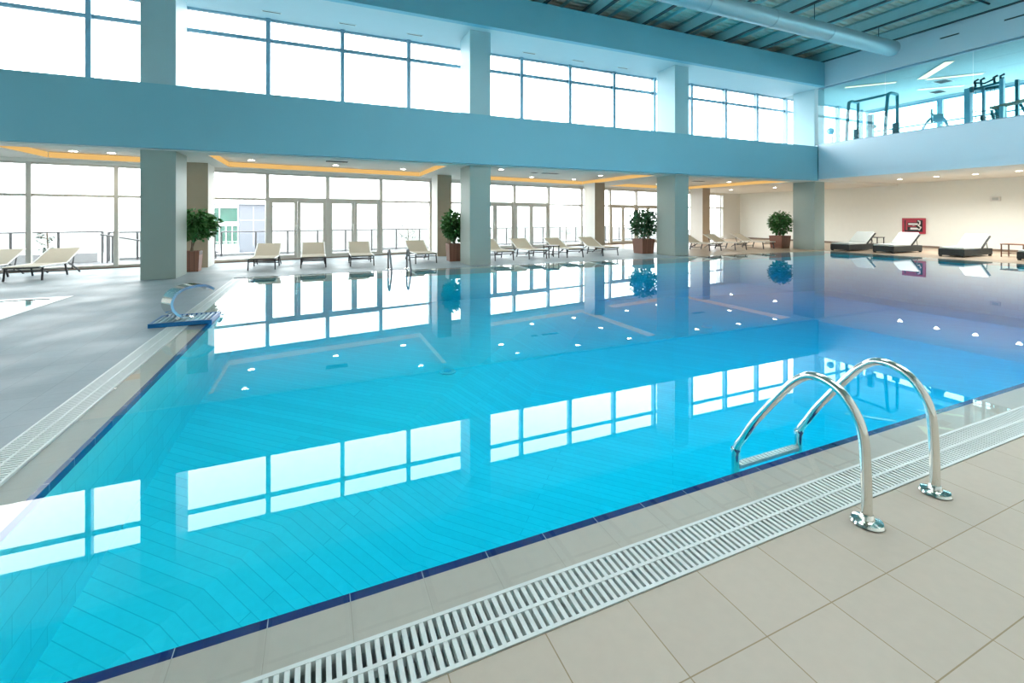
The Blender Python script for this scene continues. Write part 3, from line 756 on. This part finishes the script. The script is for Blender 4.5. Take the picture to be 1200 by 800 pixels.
# ------------------------------------------------------------------ on the right wall
t = thing('hose_cabinet', 'red framed wall cabinet showing a white and black emblem on the cream wall', 'fire cabinet', (XR-.001, 11.80, .98))
g = MB(); W, H, D = .44, .36, .07
g.box(-D, 0, -W, W, -H, -H+.09); g.box(-D, 0, -W, W, H-.09, H); g.box(-D, 0, -W, -W+.09, -H+.09, H-.09); g.box(-D, 0, W-.09, W, -H+.09, H-.09)
g.build('frame', M['red'], t)
g = MB(); g.box(-D+.02, 0, -W+.09, W-.09, -H+.09, H-.09); pn = g.build('panel', M['black'], t)
g = MB()                                                            # white bars and round head, seen from the pool: left is +y
def rectp(y0, y1, z0, z1, mi=0): g.box(-D+.008, -D+.02, min(y0, y1), max(y0, y1), z0, z1, mi)
rectp(.20, -.16, .05, .12); rectp(.12, -.14, -.17, -.08)
g.build('emblem', M['white'], t)
g = MB()
rectp(.24, -.12, .16, .26); rectp(.22, -.10, -.04, .01); rectp(.30, .24, -.2, .26); g.build('stripe', M['red'], t)
g = MB()
g.tube([(-D+.013, -.17, .24), (-D+.013, -.24, .20), (-D+.013, -.24, .10), (-D+.013, -.18, .02), (-D+.013, -.28, -.06), (-D+.013, -.22, -.18), (-D+.013, -.14, -.12)], .028, 8)
g.lathe([(.075, 0), (.075, .012)], seg=18); 
g.build('figure', M['white'], t)
t = thing('wall_lamp', 'small white emergency lamp box high on the cream wall', 'wall lamp', (XR-.001, 9.06, 2.13))
g = MB(); g.box(-.09, 0, -.16, .16, -.09, .09); g.build('body', M['vent_frame'], t, bevel=.02)
g = MB(); g.box(-.10, -.088, -.10, .08, -.05, .055); g.build('face', M['gutter'], t)

# ------------------------------------------------------------------ gallery gym
Zg = 4.43
t = thing('cable_machine', 'tall teal cable crossover frame behind the gallery glass near the corner', 'gym machine', (21.0, 11.2, Zg))
# local: y from +.75 (left) to -.75 (right)
for y, nm in ((.70, 'upright'), (-.72, 'upright')):
    g = MB(); pts = smooth_path([(-.30, y+.10, 0), (-.30, y+.06, .9), (-.30, y, 1.72), (-.26, y-.02, 1.82), (-.15, y-.05, 1.86), (.20, y-.05, 1.84)], 5)
    g.tube(pts, .062, 10); g.tube([(.25, y-.05, 0), (.25, y-.05, 1.86)], .055, 10); g.tube([(-.30, y+.1, .04), (.25, y-.05, .04)], .04, 8)
    g.build('upright', M['gym_teal'], t, smooth=True)
    g = MB()
    for i in range(10): g.box(.10, .22, y-.16, y+.06, .12+.06*i, .165+.06*i)
    g.build('weight_stack', M['gym_dark'], t)
    g = MB(); g.lathe([(.085, -.02), (.085, .02)], seg=16); o = g.build('pulley', M['gym_dark'], t); o.location = (-.30, y+.05, 1.05); o.rotation_euler = (PI/2, 0, 0)
    g = MB(); g.lathe([(.085, -.02), (.085, .02)], seg=16); o = g.build('pulley', M['gym_dark'], t); o.location = (-.30, y+.08, .45); o.rotation_euler = (PI/2, 0, 0)
    g = MB(); g.tube([(-.3, y, 1.05), (-.3, y-.25*(1 if y > 0 else -1), .7)], .008, 6); g.build('cable', M['gym_dark'], t)
g = MB(); g.tube([(-.1, .66, 1.84), (-.1, -.74, 1.86)], .04, 10); g.tube([(-.1, .4, 1.80), (-.1, -.5, 1.82)], .02, 8); g.build('top_bar', M['gym_teal'], t, smooth=True)
g = MB(); g.box(.0, .14, -.02, .16, .02, 1.2); g.box(.03, .10, -.12, .22, .6, .75); g.build('stack_tower', M['gym_teal'], t)

t = thing('exercise_bike', 'low pale blue exercise machine with an arched frame right of the cable frame', 'gym machine', (21.0, 9.12, Zg))
g = MB(); g.tube(smooth_path([(0, .48, .0), (0, .30, .42), (0, .12, .64), (0, -.08, .66), (0, -.28, .50), (0, -.42, .0)], 6), .045, 10); g.build('frame', M['gym_pale'], t, smooth=True)
g = MB(); g.lathe([(.03, -.16), (.13, -.14), (.155, 0), (.13, .14), (.03, .16)], seg=16); o = g.build('flywheel', M['gym_pale'], t, smooth=True); o.location = (0, -.08, .62); o.rotation_euler = (PI/2, 0, .5)
g = MB(); g.tube([(0, .10, .45), (0, .10, .98)], .03, 8); g.tube([(-.18, .10, .80), (.18, .10, .80)], .025, 8); g.build('handlebar', M['gym_teal'], t, smooth=True)
g = MB(); g.box(-.16, .16, .40, .62, -.0, .06); g.box(-.16, .16, -.50, -.34, 0, .06); g.build('foot', M['gym_teal'], t)

t = thing('multi_gym', 'large teal multi station gym machine at the right end of the gallery', 'gym machine', (21.0, 7.5, Zg+.03))
for y, x, m_, w in ((.55, -.35, 'gym_pale', .11), (.27, -.05, 'gym_pale', .055), (-.10, .2, 'gym_pale', .06), (-.30, -.4, 'gym_pale', .07), (-.45, .2, 'gym_teal', .06)):
    g = MB(); g.box(x-w, x+w, y-w*.7, y+w*.7, 0, 1.36 if y > 0 else 1.46); g.build('post', M[m_], t)
g = MB(); g.bar((-.35, .55, 1.34), (-.05, .27, 1.32), .10); g.bar((-.05, .27, 1.30), (.2, -.10, 1.34), .09); g.bar((.2, -.1, 1.42), (-.4, -.3, 1.46), .10); g.bar((-.35, .55, 1.28), (-.4, -.30, 1.36), .07); g.build('top_beam', M['gym_teal'], t)
g = MB()
for y in (.35, .20, -.12, -.28): g.tube([(-.4, y, 1.36), (-.4, y+.02, 1.56), (-.4, y-.08, 1.60)], .035, 8)
g.tube([(-.4, .40, 1.52), (-.4, .12, 1.42), (-.4, -.14, 1.52)], .03, 8); g.build('grip', M['gym_dark'], t, smooth=True)
g = MB()
for i in range(12): g.box(-.02, .14, -.24, .02, .06+.05*i, .095+.05*i)
g.build('weight_stack', M['gym_teal'], t)
g = MB()
for y in (.42, .05, -.05): g.tube([(-.2, y, .25), (-.2, y, 1.3)], .008, 6)
g.bar((-.3, .5, .55), (-.1, .0, .52), .02); g.bar((-.3, .5, .32), (-.1, .0, .30), .02); g.build('cable', M['gym_dark'], t)
g = MB(); g.quadbox([(-.5, -.02, .52), (-.5, -.95, .62), (-.15, -.95, .62), (-.15, -.02, .52)], (0, 0, 1), .07); g.build('bench_pad', M['tan'], t, bevel=.02)
g = MB(); g.bar((-.33, -.10, .0), (-.33, -.02, .5), .06); g.bar((-.33, -.45, 0), (-.33, -.12, .5), .06); g.bar((-.33, -.9, .0), (-.33, -.7, .55), .06); g.build('bench_leg', M['gym_teal'], t)
g = MB(); g.lathe([(.10, -.03), (.10, .03)], seg=16); o = g.build('weight_plate', M['gym_dark'], t); o.location = (-.4, .17, .26); o.rotation_euler = (PI/2, 0, 0)
g = MB(); g.lathe([(.10, -.03), (.10, .03)], seg=16); o = g.build('weight_plate', M['gym_dark'], t); o.location = (-.4, .44, 1.30); o.rotation_euler = (PI/2, 0, 0)

t = thing('exercise_stand', 'slim pale stand with a round head at the left end of the gallery', 'gym machine', (21.2, 12.9, Zg))
g = MB(); g.tube([(0, 0, .02), (0, -.06, .75)], .02, 8); g.lathe([(.16, 0), (.15, .03), (.03, .05)], seg=16); g.build('base', M['gym_pale'], t, smooth=True)
g = MB(); g.lathe([(.04, -.05), (.15, -.03), (.15, .03), (.04, .05)], seg=18); o = g.build('head', M['gym_pale'], t, smooth=True); o.location = (0, .05, .82); o.rotation_euler = (0, PI/2, .3)

def linear_light(a, b, w, label):
    a, b = Vector(a), Vector(b); t = thing('linear_light', label, 'ceiling light', ((a.x+b.x)/2, (a.y+b.y)/2, ZU), math.atan2(b.y-a.y, b.x-a.x), 'linear lights of the gallery')
    L = (b-a).length/2
    g = MB(); g.box(-L, L, -w, w, -.02, -.012); g.build('lens', M['gymlamp'], t)
    g = MB(); g.box(-L-.02, L+.02, -w-.02, -w, -.022, -.001); g.box(-L-.02, L+.02, w, w+.02, -.022, -.001); g.box(-L-.02, -L, -w, w, -.022, -.001); g.box(L, L+.02, -w, w, -.022, -.001); g.build('rim', M['vent_frame'], t)
linear_light((20.2, 11.75, 0), (21.3, 10.5, 0), .09, 'warm linear ceiling light over the cable frame in the gallery')
linear_light((21.7, 9.85, 0), (20.15, 8.35, 0), .13, 'bright slanting linear ceiling light in the middle of the gallery')
linear_light((21.95, 9.8, 0), (23.0, 8.55, 0), .10, 'warm linear ceiling light right behind the bright slanting one')
linear_light((23.4, 10.75, 0), (24.4, 9.65, 0), .10, 'warm linear ceiling light nearest the outer gallery windows')
slot('air_vent', 22.6, 23.2, 9.5, 9.9, ZU, 'grey square vent between the two warm linear lights of the gallery', 'vent', 'vents in the gallery ceiling')
slot('air_vent', 24.3, 24.9, 10.4, 10.8, ZU, 'grey square vent nearest the outer windows of the gallery', 'vent', 'vents in the gallery ceiling')

# ------------------------------------------------------------------ pool fittings
for i, (x, y, z, lb) in enumerate(((1.75, 6.4, ZA, 'round white floor inlet on the pool bottom left of the middle column reflection'), (8.5, 8.0, ZB, 'pale round floor inlet on the deeper pool bottom'))):
    t = thing('floor_inlet', lb, 'pool fitting', (x, y, z+.002), 0, 'floor inlets of the pool')
    g = MB(); g.lathe([(.12, 0), (.12, .012), (.09, .02)], seg=20); g.build('ring', M['white'], t, smooth=True)
    g = MB(); g.lathe([(.06, .02), (.05, .028)], seg=16); g.build('cap', M['spout_grate'], t)

# ------------------------------------------------------------------ outside
f = MB(); f.prism([(-30, fy(-30)+.12), (40, fy(40)+.12), (40, fy(40)+3.2), (-30, fy(-30)+3.2)], -.3, -.02); struct(f.build('terrace_floor', M['terrace']))
f = MB(); f.box(-200, 200, 60, 300, -6.2, -6); f.box(-200, 200, 24, 60, -6.2, -6); struct(f.build('ground_outside', M['lawn']))
fr3 = Matrix.Translation((0, FB+3.0, 0)) @ Matrix.Rotation(FANG, 4, 'Z')
def in_frame(o, mat): o.matrix_world = mat; return o
def railing(name, s0, s1, n, label, zt=.90, zb=-.02, slope=0.0):
    t = bpy.data.objects.new(name, None); C.objects.link(t); tag(t, label, 'railing', 'terrace railings'); t.matrix_world = fr3
    g = MB(); g.tube([(s0, 0, zt), (s1, 0, zt+slope)], .024, 8); g.build('handrail', M['frame_dark'], t)
    for i in range(n+1):
        s = s0 + (s1-s0)*i/n; z = zt + slope*i/n
        g = MB(); g.box(s-.028, s+.028, -.02, .02, zb, z); g.build('post', M['frame_dark'], t)
        if i < n:
            g = MB(); g.box(s+.05, s+(s1-s0)/n-.05, -.004, .004, zb+.10, z-.08+slope/n*.0); g.build('glass_panel', M['glass'], t)
    return t
railing('terrace_railing', -12.5, -6.4, 6, 'thin terrace railing on the low white upstand outside the left window', .93, .25)
railing('terrace_railing', -6.25, -3.4, 4, 'terrace railing with glass outside, between the loungers and the nearest column', .90)
railing('terrace_railing', -3.2, 6.5, 9, 'long terrace railing outside the glass doors', .86)
railing('terrace_railing', 6.7, 22.0, 13, 'terrace railing outside the middle bay and beyond', .84)
t = bpy.data.objects.new('ramp_handrail', None); C.objects.link(t); tag(t, 'sloping handrail of the ramp outside the left window', 'railing'); t.matrix_world = fr3
g = MB(); g.tube([(-6.35, -.75, .86), (-3.3, -.75, .18)], .022, 8); g.build('handrail', M['frame_dark'], t)
for i in range(3):
    s = -6.3 + .12*i; g = MB(); g.box(s-.018, s+.018, -.77, -.73, -.02, .85-.02*i); g.build('post', M['frame_dark'], t)
g = MB(); g.box(-3.4, -3.36, -.77, -.73, -.02, .22); g.build('post', M['frame_dark'], t)
f = MB(); f.box(-13, -6.5, -.15, .15, -.05, .27); in_frame(struct(f.build('wall_terrace', M['out_white'])), fr3)
f = MB(); f.box(-6.2, 22, .12, .3, -.05, .06); in_frame(struct(f.build('kerb', M['out_white'])), fr3)

# neighbouring building
t = thing('building', 'neighbouring building with green glass windows seen left of the glass doors', 'building', (-11.05, 60, -6))
g = MB(); g.box(-1.2, 5.7, .3, 12, 0, 8.85); g.build('wall', M['out_white'], t)
g = MB(); g.box(2.9, 5.7, 0, .3, 0, 8.85)
pl = g.build('panel_wall', M['out_panel'], t)
g = MB(); g.box(2.9, 5.7, -.02, 0, 7.0, 7.05); g.box(4.3, 4.34, -.02, 0, 4, 8.6); g.build('joint', M['frame_grey'], pl)
def win(x0, x1, z0, z1, mat, nx):
    w = MB(); b = .10
    w.box(x0, x1, .05, .3, z0, z0+b); w.box(x0, x1, .05, .3, z1-b, z1); w.box(x0, x0+b, .05, .3, z0+b, z1-b); w.box(x1-b, x1, .05, .3, z0+b, z1-b)
    for i in range(1, nx): xx = x0+(x1-x0)*i/nx; w.box(xx-b/2, xx+b/2, .05, .3, z0+b, z1-b)
    o = w.build('window', M['out_white'], t)
    g = MB(); g.box(x0+b, x1-b, .16, .2, z0+b, z1-b); g.build('pane', mat, o)
win(-.9, 2.8, 6.75, 8.5, M['out_glass'], 2)
win(-.9, 2.8, 4.2, 6.45, M['out_glass'], 6)
win(-.9, 2.8, 1.0, 2.7, M['out_glass_low'], 2)
g = MB(); g.box(-1.2, 2.9, -1.2, .05, 3.0, 3.6); g.build('balcony', M['out_white'], t)
g = MB()
for i in range(14): g.box(-1.15+.3*i, -1.12+.3*i, -1.18, -1.14, 3.6, 4.6)
g.box(-1.2, 2.9, -1.2, -1.13, 4.6, 4.66); g.build('balcony_railing', M['frame_grey'], t)
g = MB(); g.box(-1.4, 5.9, -.3, 12, 8.85, 9.1); g.build('roof', M['out_white'], t)

def sapling(s, off, label, h, r, seed, n=60, z0=-.02):
    rnd = random.Random(seed); p = fr3 @ Vector((s, off, 0))
    t = thing('sapling', label, 'sapling', (p.x, p.y, z0), 0, 'saplings on the terrace')
    st = MB(); lv = MB()
    st.tube(smooth_path([(0, 0, 0), (.03, 0, h*.4), (0, .02, h)], 4), .015, 6)
    for i in range(9):
        z = h*rnd.uniform(.3, .95); an = rnd.uniform(0, 2*PI); rr = r*rnd.uniform(.5, 1)
        e = Vector((rr*math.cos(an), rr*math.sin(an), min(h*1.05, z + rr*.5)))
        st.tube([(0, 0, z), e*.6 + Vector((0, 0, z*.4)), e], .006, 5)
        for k in range(n//9):
            c = Vector((0, 0, z)).lerp(e, rnd.uniform(.4, 1.05)) + Vector((rnd.uniform(-.05, .05), rnd.uniform(-.05, .05), rnd.uniform(-.05, .05)))
            d = Vector((rnd.uniform(-1, 1), rnd.uniform(-1, 1), rnd.uniform(-1, 1))).normalized(); q = d.orthogonal().normalized()
            ln = rnd.uniform(.05, .10)
            lv.add([c, c+d*ln*.5+q*ln*.3, c+d*ln, c+d*ln*.5-q*ln*.3], [(0, 1, 2, 3)])
    st.build('stem', M['bark'], t); lv.build('foliage', M['out_leaf'], t)
sapling(-8.9, -.5, 'young sapling outside at the left edge, behind the loungers', 1.0, .35, 11)
sapling(-7.55, -.6, 'thin leafy sapling outside behind the left window mullion', .95, .25, 12, 40)
sapling(-4.55, -.4, 'sapling outside just left of the nearest column', 1.45, .3, 13, 50)
sapling(3.6, -.5, 'spreading sapling outside behind the far pool ladder', 1.0, .6, 14, 80)
sapling(12.6, -.5, 'thin sapling outside the middle bay behind the loungers', 1.05, .35, 15, 50)

# ------------------------------------------------------------------ sky, camera, output
w = bpy.data.worlds.new('sky'); bpy.context.scene.world = w; w.use_nodes = True
nt = w.node_tree; nt.nodes.clear()
bg = nt.nodes.new('ShaderNodeBackground'); bg.inputs[0].default_value = (.97, .985, 1.0, 1); bg.inputs[1].default_value = 8.0
ow = nt.nodes.new('ShaderNodeOutputWorld'); nt.links.new(bg.outputs[0], ow.inputs[0])

cam = bpy.data.cameras.new('camera'); co = bpy.data.objects.new('camera', cam); C.objects.link(co)
f_px = 529.21; cam.sensor_width = 36; cam.lens = f_px/1200*36; cam.shift_y = -(400-254)/1200
co.location = (0, 0, 1.4); co.rotation_euler = (PI/2, 0, -math.asin(.397))
cam.clip_start = .02; cam.clip_end = 1000
sc = bpy.context.scene; sc.camera = co
sc.view_settings.view_transform = 'Standard'; sc.view_settings.look = 'None'; sc.view_settings.gamma = 1
sc.view_settings.use_curve_mapping = False; sc.view_settings.exposure = 0.25
try:
    cy = sc.cycles
    cy.use_denoising = True; cy.denoiser = 'OPENIMAGEDENOISE'
    cy.max_bounces = 14; cy.diffuse_bounces = 6; cy.glossy_bounces = 6; cy.transparent_max_bounces = 32; cy.transmission_bounces = 8
    cy.sample_clamp_indirect = 8; cy.caustics_reflective = False; cy.caustics_refractive = False; cy.blur_glossy = .5
except Exception as e:
    print(e)
